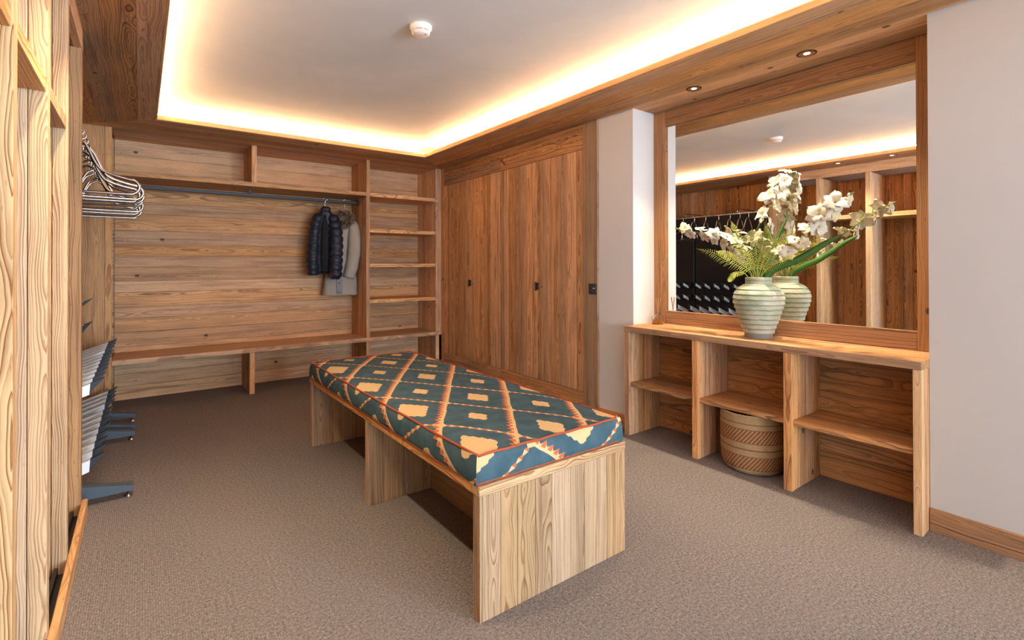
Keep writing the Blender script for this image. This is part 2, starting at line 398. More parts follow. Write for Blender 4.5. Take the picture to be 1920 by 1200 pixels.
# recessed downlights
def downlight(x, y, label, watt=9., cone=98):
    o = empty('downlight', (x, y, ZS-.003), 0, label, 'downlight', 'recessed downlights in the wooden soffit')
    M = T(x, y, ZS)
    v, f = lathe([(.0475, -.003), (.0475, 0.), (.041, 0.), (.041, -.003)], 40, cap=False); f += [(3*40+i, 3*40+(i+1) % 40, (i+1) % 40, i) for i in range(40)]
    obj('trim_ring', mesh('trim_ring', v, f, True), BRONZE, o, M)
    v, f = lathe([(.0415, -.002), (.036, .0), (.028, .001), (.027, .0005), (.0, .0005)], 40, cap=False)
    v = [(a, b, -.0025+max(0, (c+.0005)*.2)) for a, b, c in v]
    v, f = lathe([(.041, -.0028), (.016, -.0014)], 40, cap=False)
    obj('reflector', mesh('reflector', v, f, True), COPPER, o, M)
    v, f = lathe([(.0161, -.0013), (.0001, -.0012)], 40, cap=False)
    obj('lamp_disc', mesh('lamp_disc', v, f), LAMP, o, M)
    l = bpy.data.lights.new('downlight_beam', 'SPOT'); l.energy = watt; l.color = (1, .84, .6) if x > 1 else (1, .8, .54); l.spot_size = math.radians(cone); l.spot_blend = .9; l.shadow_soft_size = .03
    lo = bpy.data.objects.new('downlight_beam', l); place(lo, M @ T(0, 0, -.012), o)
downlight(2.884, 1.2, 'recessed copper downlight in the soffit, nearer of two above the mirror', 52, 84)
downlight(2.867, 1.874, 'recessed copper downlight in the soffit, farther of two above the mirror', 52, 84)
downlight(-.03, 1.79, 'recessed downlight in the left soffit, nearer of two, seen in the mirror', 36)
downlight(-.03, 2.29, 'recessed downlight in the left soffit, farther of two, seen in the mirror', 36)

# smoke detector
sd = empty('smoke_detector', (1.185, 2.39, ZC), 0, 'round white smoke detector on the plaster ceiling', 'smoke detector')
M = T(1.185, 2.39, ZC)
v, f = lathe([(.057, 0), (.058, -.012), (.055, -.02), (.05, -.024), (.047, -.03)], 48); obj('base', mesh('base', v, f, True), WHITEPL, sd, M)
v, f = lathe([(.044, -.030), (.044, -.034)], 48); obj('vent_slot', mesh('vent_slot', v, f), DARK, sd, M)
v, f = lathe([(.048, -.034), (.046, -.042), (.035, -.05), (.0, -.053)], 48, cap=False); v.append((0, 0, -.034)); f += [(len(v)-1, i, (i+1) % 48) for i in range(48)]
obj('dome', mesh('dome', v, f, True), WHITEPL, sd, M)
for k in range(6):
    a = 2*PI*k/6+.3; board('vent_rib', (-.004, -.004, -.0345), (.004, .004, -.0295), WHITEPL, sd, 'x', 'z', .0005).matrix_basis = WM[sd].inverted() @ M @ T(.0455*math.cos(a), .0455*math.sin(a), -.032)
board('indicator_led', (-.003, -.003, 0), (.003, .003, .002), DARK, sd, 'x', 'z', .0003).matrix_basis = WM[sd].inverted() @ M @ T(.012, -.03, -.0515)

# ------------------------------------------------------------------ back wall: coat shelving + wall bench
cs = empty('coat_shelving', (1.3, YF, 0), 0, 'built-in larch coat shelving across the back wall', 'shelving')
ZB = .4325
def upright(name, x0, x1, y0, y1, z0, z1, mat, parent, w=.1, edge=.03):
    """front edging strip as the part, side boards behind it as its pieces"""
    p = board(name, (x0, y0, z0), (x1, y0+edge, z1), mat, parent, 'z', 'y')
    boards((x0+.001, y0+edge+.001, z0), (x1-.001, y1, z1), 'y', 'z', 'x', w, W_FINE, p, c=.002, var=.15)
    return p
upright('upright', 1.943, 1.983, YF, YB-.018, ZB, ZS, W_FINE, cs)
upright('upright', 2.775, XC-.001, YF, YB-.018, ZB, ZS, W_FINE, cs)
upright('upright', .839, .882, YF+.01, YB-.018, 1.996, ZS, W_FINE, cs)
fp = board('end_panel', (-.235, YF, 0), (-.19, YF+.03, ZS), W_MID, cs)
boards((XLB+.018, YF+.003, 0), (-.236, YF+.03, ZS), 'x', 'z', 'y', .16, W_MID, fp)
board('shelf', (-.19, YF, 1.957), (1.942, YB-.018, 1.996), W_MID, cs, 'x', 'z')
for z0, z1 in ((1.957, 1.996), (1.567, 1.606), (1.19, 1.229), (.80, .839)):
    board('shelf', (1.984, YF+.004, z0), (2.774, YB-.018, z1), W_FINE, cs, 'x', 'z')
wbn = empty('wall_bench', (1.3, 5.205, 0), 0, 'long built-in larch bench below the hanging coats', 'bench')
board('seat', (-.19, 5.205, .3925), (XC-.001, YB-.018, ZB), W_MID, wbn, 'x', 'z', .002)
for x0, x1 in ((.82, .864), (1.943, 1.983), (2.775, 2.82)): upright('leg', x0, x1, YF+.0, YB-.018, 0, .3925, W_FINE, wbn, .12)
# wardrobe rail
rl = empty('wardrobe_rail', (.9, 5.47, 1.9), 0, 'dark flat metal rail under the coat shelf', 'rail')
board('bar', (-.19, 5.458, 1.888), (1.93, 5.482, 1.918), GUN, rl, 'x', 'y', .004)
for x in (.86, ): board('bracket', (x-.012, 5.462, 1.9185), (x+.012, 5.478, 1.957), GUN, rl)
for x in (1.925, -.188): board('end_socket', (x, 5.445, 1.878), (x+.017, 5.495, 1.93), BLACK, rl)

# ------------------------------------------------------------------ wardrobes in the right wall
ys = [5.151, 4.58, 4.021, 3.445, 2.867]
def wardrobe(i0, label, first):
    y1, ym, y0 = ys[i0], ys[i0+1], ys[i0+2]
    o = empty('wardrobe', (XC, (y0+y1)/2, 0), 0, label, 'wardrobe', 'built-in wardrobes in the right wall')
    board('carcass', (XC+.03, y0+.002, 0), (3.13, y1-.002, ZS), W_FINE, o)
    for a, b in ((ym, y1), (y0, ym)):
        d = board('door', (XC+.018, a+.003, .19), (XC+.0295, b-.003, 2.137), W_FINE, o, 'z', 'x')
        boards((XC, a+.003, .19), (XC+.017, b-.003, 2.137), 'y', 'z', 'x', .08, W_FINE, d, jit=0, c=.002, var=.35, gap=.0006)
    board('top_panel', (XC, y0+.003, 2.141), (XC+.029, y1-.003, 2.258), W_DEEP, o, 'y', 'x')
    board('toe_board', (XC, y0+.003, .062), (XC+.029, y1-.003, .186), W_DEEP, o, 'y', 'x')
    board('toe_board', (XC+.004, y0+.003, .0), (XC+.029, y1-.003, .058), W_DEEP, o, 'y', 'x')
    h = empty('lock', (XC, ym, 1.016)) if 0 else None
    hd = board('handle', (XC-.012, ym-.012, .985), (XC-.0005, ym+.0, 1.05), BRONZE, o, 'z', 'x', .002)
    board('pull_edge', (XC-.018, ym+.008, .978), (XC-.0005, ym+.016, 1.055), GUN, hd, 'z', 'x', .002)
    for z in (.993, 1.026): board('keeper', (XC-.014, ym-.026, z), (XC-.0005, ym-.013, z+.02), BLACK, hd, 'z', 'x', .002)
    v, f = lathe([(.006, -.004), (.006, .0)], 16); obj('key_hole', mesh('key_hole', v, f), BLACK, hd, T(XC-.002, ym-.062, 1.014) @ Matrix.Rotation(PI/2, 4, 'Y'))
    return o
wardrobe(0, 'larch wardrobe with two plank doors beside the corner shelves', True)
wardrobe(2, 'larch wardrobe with two plank doors nearest the white column', False)
tag(board('trim_6', (XC, 2.868, 2.26), (XC+.03, YF-.074, ZS), W_DEEP, None, 'y', 'x'), kind='structure')
tag(board('trim_7', (XC, 2.712, 0), (XC+.03, 2.866, ZS), W_PALE, None, 'z', 'x'), kind='structure')
tag(board('trim_8', (XC, 5.153, 0), (XC+.03, YF-.0005, ZS), W_FINE, None, 'z', 'x'), kind='structure')
sw = empty('light_switch', (XC, 2.757, 1.018), 0, 'square black light switch on the wooden post by the column', 'light switch')
board('wall_plate', (XC-.009, 2.716, .977), (XC-.0003, 2.799, 1.059), plain('anthracite', (.045, .045, .048), .4), sw, 'z', 'x', .002)
board('rocker', (XC-.013, 2.722, .983), (XC-.0092, 2.782, 1.053), plain('anthracite_2', (.055, .055, .058), .4), sw, 'z', 'x', .002)
for y in (2.727, 2.739): board('white_mark', (XC-.0136, y, 1.02), (XC-.0131, y+.0105, 1.028), WHITEPL, sw, 'y', 'x', .0002)

# ------------------------------------------------------------------ mirror
mi = empty('wall_mirror', (3.11, 1.53, .772), 0, 'large wall mirror in a rough larch frame above the console', 'mirror')
fx = 3.104
board('glass', (XM, YN0+.06, .83), (XM+.004, YN1-.06, 2.27), MIRROR, mi, 'y', 'x', .0005)
board('backing', (XM+.0045, YN0+.05, .83), (3.139, YN1-.05, 2.27), DARK, mi, 'y', 'x', .0005)
board('stile', (fx, 2.27, .773), (3.139, YN1-.001, ZS-.001), W_DARK, mi, 'z', 'x')
board('stile', (fx, YN0+.001, .773), (3.139, .786, ZS-.001), W_DARK, mi, 'z', 'x')
board('rail', (fx+.001, .787, 2.227), (XM-.0005, 2.269, ZS-.001), W_DARK, mi, 'y', 'x')
board('rail', (fx+.001, .787, .773), (XM-.0005, 2.269, .869), W_DARK, mi, 'y', 'x')

# ------------------------------------------------------------------ console
co = empty('console', (2.95, 1.53, 0), 0, 'larch console with three open bays under the mirror', 'console')
ZT = .772
tp = board('worktop', (2.761, YN0+.001, .7345), (2.80, YN1-.001, ZT), W_MID, co, 'y', 'z')
boards((2.801, YN0+.001, .7345), (3.139, YN1-.001, ZT), 'x', 'y', 'z', .085, W_MID, tp, c=.001)
ly = [(2.333, 2.372), (1.79, 1.83), (1.235, 1.277), (.685, .718)]
for a, b in ly:
    p = board('upright', (2.765, a, 0), (2.80, b, .734), W_FINE if a > .8 else W_BOLD, co, 'z', 'x')
    boards((2.801, a+.001, 0), (3.118, b-.001, .734), 'x', 'z', 'y', .08, W_FINE, p, c=.002)
for (a0, b0), (a1, b1) in zip(ly[:-1], ly[1:]):
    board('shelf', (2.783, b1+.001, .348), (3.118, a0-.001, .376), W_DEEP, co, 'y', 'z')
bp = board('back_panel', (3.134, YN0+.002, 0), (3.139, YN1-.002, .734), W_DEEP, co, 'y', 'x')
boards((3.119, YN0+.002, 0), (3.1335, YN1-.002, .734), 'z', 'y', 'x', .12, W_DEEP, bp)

# ------------------------------------------------------------------ centre bench
bx0, bx1, by0, by1 = .909, 1.644, 1.406, 3.494
be = empty('island_bench', ((bx0+bx1)/2, (by0+by1)/2, 0), 0, 'free-standing larch bench carrying the patterned cushion', 'bench')
sm = board('seat_edge', (bx0, by0, .424), (bx1, by0+.045, .4585), W_BOLD, be, 'x', 'y', .002)
board('seat_edge', (bx0, by0+.046, .424), (bx0+.045, by1-.046, .4585), W_DEEP, be, 'y', 'x', .002)
board('seat_edge', (bx1-.045, by0+.046, .424), (bx1, by1-.046, .4585), W_MID, be, 'y', 'x', .002)
board('seat_edge', (bx0, by1-.045, .424), (bx1, by1, .4585), W_BOLD, be, 'x', 'y', .002)
st = board('seat', (bx0+.046, by0+.046, .428), (bx1-.046, by1-.046, .4565), W_MID, be, 'y', 'z')
for y0, y1 in ((by0+.002, by0+.044), (2.43, 2.472), (by1-.044, by1-.002)):
    p = board('end_panel', (bx0+.003, y0, 0), (bx0+.013, y1, .4235), W_PALE, be, 'z', 'x', .001)
    boards((bx0+.0135, y0, 0), (bx1-.002, y1, .4235), 'x', 'z', 'y', .09, W_PALE, p, c=.0015, gap=.0004, var=.3)
sp = board('spine', (1.262, by0+.045, 0), (1.30, 2.4295, .4235), W_PALE, be, 'y', 'x')
board('spine', (1.262, 2.4725, 0), (1.30, by1-.045, .4235), W_PALE, be, 'y', 'x')

# ------------------------------------------------------------------ patterned cushion
def m_kilim():
    g = G('kilim_weave'); uv = g.sep(g.coord('UV'))
    wob = g.noise(g.coord('UV'), 7., 2); u = g.add(uv[0], g.ma(wob, .012, -.006)); v = g.add(uv[1], g.ma(wob, -.012, .006))
    a = g.math('DIVIDE', g.sub(u, 1.306), .1745); b = g.math('DIVIDE', g.sub(v, 2.027), .27)
    s = g.mul(g.add(a, b), .5); t = g.mul(g.sub(a, b), .5)
    rs = g.math('ROUND', s); rt = g.math('ROUND', t); fs = g.sub(s, rs); ft = g.sub(t, rt)
    idx = g.add(rs, rt); even = g.sub(1., g.ab(g.math('MODULO', idx, 2.))); edge = g.gt(g.ab(idx), 1.5)
    tri = lambda x, n: g.mul(g.ab(g.sub(g.frac(g.mul(x, n)), .5)), 2.)
    size = g.add(g.add(g.ma(even, .045, .125), g.mul(edge, .06)), 0.)
    ja = g.mul(tri(g.add(fs, ft), 9.), .022); jb = g.mul(tri(g.sub(fs, ft), 9.), .022)
    sq = g.lt(g.math('MAXIMUM', g.add(g.ab(fs), ja), g.add(g.ab(ft), jb)), g.add(size, .011))
    dt = g.sub(.5, g.ab(ft)); ds = g.sub(.5, g.ab(fs))
    ts = tri(s, 9.); tt = tri(t, 8.)
    spine = g.lt(dt, .022)
    side = g.gt(ft, 0.)
    comb = g.mul(g.lt(dt, g.ma(ts, .075, .045)), side)
    combc = g.gt(ts, .42)
    twist = g.lt(ds, g.ma(tt, .02, .012)); twc = g.gt(g.frac(g.mul(t, 8.)), .55)
    hub = g.lt(g.add(dt, ds), .085)
    n = g.noise(g.coord('UV'), 500., 2); n2 = g.noise(g.coord('UV'), 14., 3)
    blue = g.mix(g.rng(n2, .3, .7), (.06, .11, .135), (.085, .145, .175)); cream = g.mix(n2, (.74, .49, .235), (.80, .57, .30)); red = (.62, .17, .07)
    c = g.mix(sq, blue, cream)
    c = g.mix(comb, c, g.mix(combc, cream, red)); c = g.mix(twist, c, g.mix(twc, cream, red))
    c = g.mix(spine, c, cream); c = g.mix(hub, c, cream)
    c = g.mix(g.mul(n, .35), c, g.mix(.5, c, (.0, .0, .0)))
    g.bump(n, .4, .0015); return g.out(c, .92, .08)
KILIM = m_kilim()
PIPING = plain('rust_piping', (.42, .085, .03), .8, nz=.3, nscale=200.)
def cushion():
    x0, x1, y0, y1, z0, z1 = bx0-.004, bx1-.003, by0+.012, by1-.006, .4595, .556
    V = []; Fc = []; UV = []
    def rnd(x, y):      # slightly rounded corners in plan
        return x, y
    nx, ny, nz = 28, 70, 8; ins = .008
    def top(u, v):
        d = (1-(2*u-1)**6)*(1-(2*v-1)**10); w = .003*math.sin(9*v+4*u)*d
        return (lerp(x0+ins, x1-ins, u), lerp(y0+ins, y1-ins, v), z1+.014*d+w)
    def grid(fn, uvf, a, b):
        o = len(V)
        for i in range(a+1):
            for j in range(b+1): V.append(fn(i/a, j/b)); UV.append(uvf(i/a, j/b))
        for i in range(a):
            for j in range(b):
                p = o+i*(b+1)+j; Fc.append((p, p+b+1, p+b+2, p+1))
    grid(top, lambda u, v: (lerp(x0, x1, u), lerp(y0, y1, v)), nx, ny)
    H = z1-z0; bul = lambda k, u=.5: .011*(1-(2*k-1)**4)*(1-(2*u-1)**16)-ins*(k**3)*1.0
    def sidep(x, y, k): return z0+H*k
    # k: 0 bottom .. 1 top
    grid(lambda u, k: (lerp(x0, x1, u)*1.0+(ins*k**3)*(1-2*u), y0-bul(k, u), z0+H*k), lambda u, k: (1.306+H*(1-k), 2.027+(lerp(x0, x1, u)-1.392)*1.09), nx, nz)
    grid(lambda v, k: (x1+bul(k, v), lerp(y0, y1, v)+(ins*k**3)*(1-2*v), z0+H*k), lambda v, k: (x1+H*(1-k), lerp(y0, y1, v)), ny, nz)
    grid(lambda u, k: (lerp(x1, x0, u)-(ins*k**3)*(1-2*u), y1+bul(k, u), z0+H*k), lambda u, k: (lerp(x1, x0, u), y1+H*(1-k)), nx, nz)
    grid(lambda v, k: (x0-bul(k, v), lerp(y1, y0, v)-(ins*k**3)*(1-2*v), z0+H*k), lambda v, k: (x0-H*(1-k), lerp(y1, y0, v)), ny, nz)
    o = len(V); V.extend([(x0, y0, z0), (x1, y0, z0), (x1, y1, z0), (x0, y1, z0)]); UV.extend([(0, 0)]*4); Fc.append((o+3, o+2, o+1, o))
    m = mesh('cushion_cover', V, Fc, True); l = m.uv_layers.new(name='unfolded')
    for lp in m.loops: l.data[lp.index].uv = UV[lp.vertex_index]
    c = obj('bench_cushion', m, KILIM)
    tag(c, 'blue kilim-patterned box cushion with cream diamonds and rust piping on the bench', 'cushion')
    def ring(z, d, r):
        p = []
        for (xa, ya), (xb, yb) in (((x0+d, y0+d), (x1-d, y0+d)), ((x1-d, y0+d), (x1-d, y1-d)), ((x1-d, y1-d), (x0+d, y1-d)), ((x0+d, y1-d), (x0+d, y0+d))):
            for k in range(24):
                t = .012+k/24*.976; p.append((lerp(xa, xb, t), lerp(ya, yb, t), z+.0015*math.sin(5*(xa+ya)+k*1.3)))
        return sweep(p, r, 8, True)
    obj('piping', mesh('piping', *ring(z1+.001, ins-.002, .0048), True), PIPING, c)
    obj('piping', mesh('piping', *ring(z0+.005, -.001, .0045), True), PIPING, c)
cushion()

# ------------------------------------------------------------------ left shelving unit
lu = empty('tall_shelving', (XL, 1.5, 0), 0, 'tall open larch shelving with deep dividers along the left side', 'shelving')
dv = [(-.5, -.455), (.01, .055), (.52, .565), (1.03, 1.075), (1.536, 1.582), (2.045, 2.093), (2.55, 2.598), (3.1, 3.16)]
ZH = 2.237
for i, (a, b) in enumerate(dv):
    mt = W_BOLD if i < 7 else W_MID
    p = board('divider', (-.27, a, .03), (XL, b, ZH-.001), mt, lu, 'z', 'y', .002)
    boards((XLB+.02, a+.002, .03), (-.271, b-.002, ZH-.001), 'x', 'z', 'y', .15, mt, p, c=.002)
    if i < 7:
        a2 = dv[i+1][0]
        bk = board('back_panel', (XLB+.001, b+.001, .03), (XLB+.004, a2-.001, ZH), W_DEEP, lu, 'z', 'x')
        boards((XLB+.0045, b+.001, .03), (XLB+.019, a2-.001, ZH), 'y', 'z', 'x', .1, W_DEEP, bk)
        if i < 6: board('shelf', (XLB+.02, b+.001, 1.729), (XL-.004, a2-.001, 1.775), W_MID, lu, 'y', 'z')
        board('tray', (XLB+.02, b+.001, .03), (-.30, a2-.001, .04), RUBBER, lu, 'y', 'z')
        board('drip_rail', (-.262, b+.001, .03), (-.25, a2-.001, .06), BLACK, lu, 'y', 'z')
board('plinth', (XLB+.02, -.5, .001), (XL-.001, 3.16, .0295), BLACK, lu, 'y', 'z')
board('header', (XL-.03, -.5, ZH), (XL, 3.16, ZS-.001), W_MID, lu, 'y', 'x')
board('toe_board', (XL+.0005, -.5, .001), (XL+.022, 3.158, .083), W_MID, lu, 'y', 'x', .003)

# ------------------------------------------------------------------ boot drying racks
def rack(y0, y1, cols, feet, label):
    o = empty('boot_dryer_rack', (-.5, (y0+y1)/2, 0), 0, label, 'boot rack', 'boot dryer racks at the left')
    board('panel', (-.61, y0, .10), (-.55, y1, 1.93), BLACK, o, 'z', 'x', .003)
    for z in (.10, .45, .70, .88): board('air_duct', (-.5495, y0+.01, z), (-.47, y1-.01, z+.055), BLACK, o, 'y', 'x', .003)
    def prong(y, xt, zt, L, h, th):
        # profile in the x-z plane: plate rising towards the room with a pointed vented end
        sl = .36; xb = xt-.054; zb = zt-.022; x0 = xb-L
        body = [(x0, zb-sl*L-h), (xb-.004, zb-h*.98), (xb, zb), (x0, zb-sl*L)]
        tip = [(xb-.0035, zb-h*.98), (xb+.012, zb-h*.5), (xt, zt), (xt-.004, zt+.001), (xb+.0005, zb+.001)]
        def ext(P, t):
            n = len(P); v = [(a, -t, b) for a, b in P]+[(a, t, b) for a, b in P]
            return v, orient(v, [list(range(n)), list(range(n, 2*n))]+[[i, (i+1) % n, n+(i+1) % n, n+i] for i in range(n)])
        return ext(body, th), ext(tip, th*1.05)
    for xt, zt, L, h, th in ((-.147, .64, .27, .055, .017), (-.147, .262, .27, .06, .017), (-.293, .96, .14, .035, .013), (-.293, .785, .14, .04, .013)):
        b, t = prong(0, xt, zt, L, h, th); mb = mesh('prong', *b); mb.materials.append(ALU); mt = mesh('vent_tip', *t); mt.materials.append(BLACKPL)
        for y in cols:
            p = obj('prong', mb, None, o, T(0, y, 0)); obj('vent_tip', mt, None, p, T(0, y, 0))
    for y in feet:
        P = [(-.55, .035), (-.03, .035), (-.03, .062), (-.10, .075), (-.55, .16)]; n = 5; v = [(a, -.03, b) for a, b in P]+[(a, .03, b) for a, b in P]
        ft = obj('foot', mesh('foot', v, orient(v, [list(range(n)), list(range(n, 2*n))]+[[i, (i+1) % n, n+(i+1) % n, n+i] for i in range(n)])), SLATE, o, T(0, y, 0))
        v, f = lathe([(.018, 0), (.018, .006), (.007, .012), (.007, .035)], 20); obj('levelling_foot', mesh('levelling_foot', v, f, True), CHROME, ft, T(-.052, y, 0))
        v, f = lathe([(.018, 0), (.018, .006), (.007, .012), (.007, .1)], 20); obj('levelling_foot', mesh('levelling_foot', v, f, True), CHROME, ft, T(-.58, y, 0))
rack(3.20, 4.43, [3.262+.149*k for k in range(8)], (3.30, 4.36), 'black boot dryer rack with silver prongs, nearer unit beside the shelving')
rack(4.45, 5.14, [4.515+.151*k for k in range(4)], (4.53, 4.87), 'black boot dryer rack with silver prongs, farther unit by the back panel')

# hanging rail and steel hangers above the racks
hr = empty('hanging_rail', (-.262, 4.2, 1.9), 0, 'steel hanging rail over the boot dryer racks', 'rail')
v, f = sweep([(-.262, 3.163, 1.905), (-.262, YF-.002, 1.905)], .0125, 16); obj('bar', mesh('bar', v, f, True), STEEL, hr)
for y in (3.6, 4.4, 5.0):
    v, f = sweep([(XLB+.019, y, 1.97), (-.3, y, 1.97), (-.264, y, 1.955), (-.262, y, 1.918)], .007, 10); obj('bracket', mesh('bracket', v, f, True), STEEL, hr)
def hanger_mesh():
    half = [(.03, .248), (.05, .215), (.075, .155), (.10, .115), (.14, .096), (.20, .079)]
    arc = [(.215+.04*math.sin(a), .038+.038*math.cos(a)) for a in [PI*k/8 for k in range(1, 9)]]
    R = half+arc; pts = [(0., .262)]+R+[(.1, 0), (0, 0), (-.1, 0)]+[(-a, b) for a, b in R[::-1]]
    P = spline([(a, 0, b) for a, b in pts], 3)[:-1]
    return sweep(P, .0072, 10, True)
hook = spline([(0, 0, .262), (0, 0, .305), (.004, 0, .315), (.019, 0, .325), (.019, 0, .342), (.0, 0, .350), (-.017, 0, .342), (-.02, 0, .325)], 4)
HB = mesh('tube_loop', *hanger_mesh(), True); HB.materials.append(STEEL)
HK = mesh('hook', *sweep(hook, .004, 8), True); HK.materials.append(CHROME)
ordn = ['first', 'second', 'third', 'fourth', 'fifth', 'sixth', 'seventh', 'eighth', 'ninth', 'tenth']
hy = [3.262, 3.44, 3.56, 3.70, 3.87, 4.07, 4.25, 4.44, 4.62, 4.83]
for k, y in enumerate(hy):
    rz = math.radians(random.uniform(-7, 7)); dx = (.0, .018, .0, .02, .016, -.005, .018, .0, .008, -.004)[k]
    o = empty('coat_hanger', (-.262, y, 1.577), rz, 'thick steel tube hanger over the boot dryers, %s from the shelving' % ordn[k], 'hanger', 'steel hangers over the boot dryers')
    obj('tube_loop', HB, None, o, WM[o] @ T(dx, 0, -.003*(k % 3))); obj('hook', HK, None, o, WM[o])

# ------------------------------------------------------------------ vase, basket, diffuser
def m_vase():
    g = G('glazed_vase'); p = g.coord(); x, y, z = g.sep(p); ang = g.math('ARCTAN2', y, x)
    n = g.noise(p, 9., 4, .6); n2 = g.noise(g.xyz(g.mul(x, 8.), g.mul(y, 8.), g.mul(z, 60.)), 1., 3)
    saw = g.frac(g.math('DIVIDE', g.add(z, g.mul(g.noise(g.xyz(g.mul(x, 30.), g.mul(y, 30.), g.mul(z, 4.)), 1., 3), .012)), .0285))
    c = g.mix(g.rng(n, .35, .65), (.36, .42, .29), (.52, .55, .43)); c = g.mix(g.rng(n2, .5, .75, 0., .6), c, (.33, .39, .30))
    c = g.mix(g.mul(g.rng(z, .2, .3), g.rng(n, .48, .65)), c, (.55, .40, .29)); c = g.mix(g.rng(z, .17, .02, 0., .6), c, (.50, .49, .45))
    c = g.mix(g.mul(g.rng(saw, .3, .06), .55), c, (.11, .12, .10))
    c = g.mix(g.lt(z, .024), c, (.24, .25, .23)); g.bump(g.add(n, n2), .25, .003)
    return g.out(c, .55, .35)
vx, vy = 2.95, 1.503
va = empty('vase', (vx, vy, ZT), 0, 'bulbous ribbed sage-green ceramic vase on the console', 'vase')
def vase_r(z):
    K = [(0, .076), (.024, .077), (.03, .08), (.08, .098), (.15, .121), (.205, .137), (.245, .138), (.275, .128), (.3, .105), (.312, .086), (.318, .072), (.356, .072)]
    for (a, ra), (b, rb) in zip(K[:-1], K[1:]):
        if z <= b:
            t = (z-a)/(b-a); return lerp(ra, rb, t)
    return K[-1][1]
pr = []
for k in range(150):
    z = .356*k/149; r = vase_r(z)
    if .024 < z < .312: s = (z/.0285) % 1; r += .0065*(1-s)**1.5*min(1, s*14)-.001
    pr.append((r, z))
pr += [(.068, .358), (.064, .352), (.064, .30), (.1, .25), (.1, .2)]
v, f = lathe(pr, 160, lambda a, z, k: (.0007*math.sin(7*a+z*90)+.0005*math.sin(23*a-z*160) if .03 < z < .31 else 0), cap=False); f.append(tuple(range(160))[::-1])
obj('body', mesh('body', v, f, True), m_vase(), va, T(vx, vy, ZT))

def m_basket():
    g = G('woven_straw'); p = g.coord(); x, y, z = g.sep(p); ang = g.math('ARCTAN2', y, x)
    n = g.noise(p, 40., 3); bands = g.add(g.mul(g.gt(z, .036), g.lt(z, .112)), g.mul(g.gt(z, .188), g.lt(z, .264)))
    di = g.lt(g.frac(g.sub(g.mul(ang, 8.435), g.mul(z, 38.))), .56)
    step = g.frac(g.mul(z, 110.))
    straw = g.mix(n, (.50, .32, .16), (.68, .48, .27)); rust = g.mix(n, (.33, .10, .035), (.45, .16, .06))
    line = g.add(g.mul(g.gt(z, .147), g.lt(z, .154)), g.add(g.mul(g.gt(z, .292), g.lt(z, .297)), g.mul(g.lt(g.ab(g.sub(z, .150)), .0), 0.)))
    edge = 0.
    for zz in (.036, .112, .188, .264): edge = g.add(edge, g.lt(g.ab(g.sub(z, zz)), .002))
    c = g.mix(g.mul(bands, di), straw, rust); c = g.mix(line, c, rust); c = g.mix(edge, c, rust)
    wv = g.mul(g.math('SINE', g.mul(ang, 260.)), g.math('SINE', g.mul(z, 1150.)))
    c = g.mix(g.rng(wv, -.2, -1., 0., .35), c, (.12, .06, .03)); g.bump(wv, .7, .003); return g.out(c, .85, .1)
bkx, bky = 2.935, 1.533
ba = empty('storage_basket', (bkx, bky, 0), 0, 'round woven straw basket with rust diagonal bands under the console', 'basket')
pr = [(.135, .001), (.155, .008), (.168, .03), (.176, .07), (.18, .15), (.181, .25), (.179, .335), (.175, .335), (.176, .25), (.175, .15), (.163, .03), (.13, .012)]
P2 = spline([(a, 0, b) for a, b in pr], 5); v, f = lathe([(q.x, q.z) for q in P2], 96, lambda a, z, k: .0008*math.sin(80*a), cap=False)
n0 = len(P2)-1; f.append(tuple(range(96))[::-1]); f.append(tuple(n0*96+i for i in range(96)))
MB = m_basket(); obj('body', mesh('body', v, f, True), MB, ba, T(bkx, bky, 0))
v, f = sweep([(.176*math.cos(2*PI*k/60), .176*math.sin(2*PI*k/60), .336) for k in range(60)], .006, 8, True)
obj('rim', mesh('rim', v, f, True), MB, ba, T(bkx, bky, 0))

df = empty('reed_diffuser', (3.03, 2.285, ZT), 0, 'small glass reed diffuser with amber liquid at the console end', 'diffuser')
gg = G('clear_glass'); gg.b.inputs['Transmission Weight'].default_value = 1.; gg.b.inputs['IOR'].default_value = 1.3; CLEAR = gg.out((.96, .96, .95), .02)
ga = G('amber_oil'); ga.b.inputs['Transmission Weight'].default_value = .6; ga.b.inputs['IOR'].default_value = 1.33; AMBER = ga.out((.85, .36, .06), .05)
D0 = T(3.03, 2.285, ZT)
v, f = lathe([(.001, .001), (.034, .001), (.037, .006), (.037, .05), (.034, .056), (.016, .063), (.015, .075), (.0175, .077), (.0175, .081), (.0125, .081), (.0125, .062), (.031, .053), (.0335, .048), (.0335, .008), (.03, .0055), (.001, .0055)], 4, cap=False)
v, f = lathe([(.001, .001), (.040, .001), (.043, .006), (.043, .05), (.040, .056), (.018, .063), (.015, .066), (.015, .075), (.0175, .077), (.0175, .081), (.0125, .081), (.0125, .062), (.037, .053), (.0395, .048), (.0395, .008), (.036, .0055), (.001, .0055)], 32, cap=False)
def squarish(p):
    r = math.hypot(p[0], p[1]); a = math.atan2(p[1], p[0])
    if p[2] < .058 and r > .02: k = (abs(math.cos(a))**6+abs(math.sin(a))**6)**(-1/6.)*.76; return (p[0]*k, p[1]*k, p[2])
    return p
obj('bottle', mesh('bottle', [squarish(q) for q in v], f, True), CLEAR, df, D0)
v, f = lathe([(.0362, .006), (.0392, .009), (.0392, .036), (.001, .0361)], 32, cap=False); f.append(tuple(range(32))[::-1])
obj('liquid', mesh('liquid', [tuple(c*.985 if i < 2 else c for i, c in enumerate(squarish(q))) for q in v], f), AMBER, df, D0)
REED = plain('reed', (.52, .30, .14), .8)
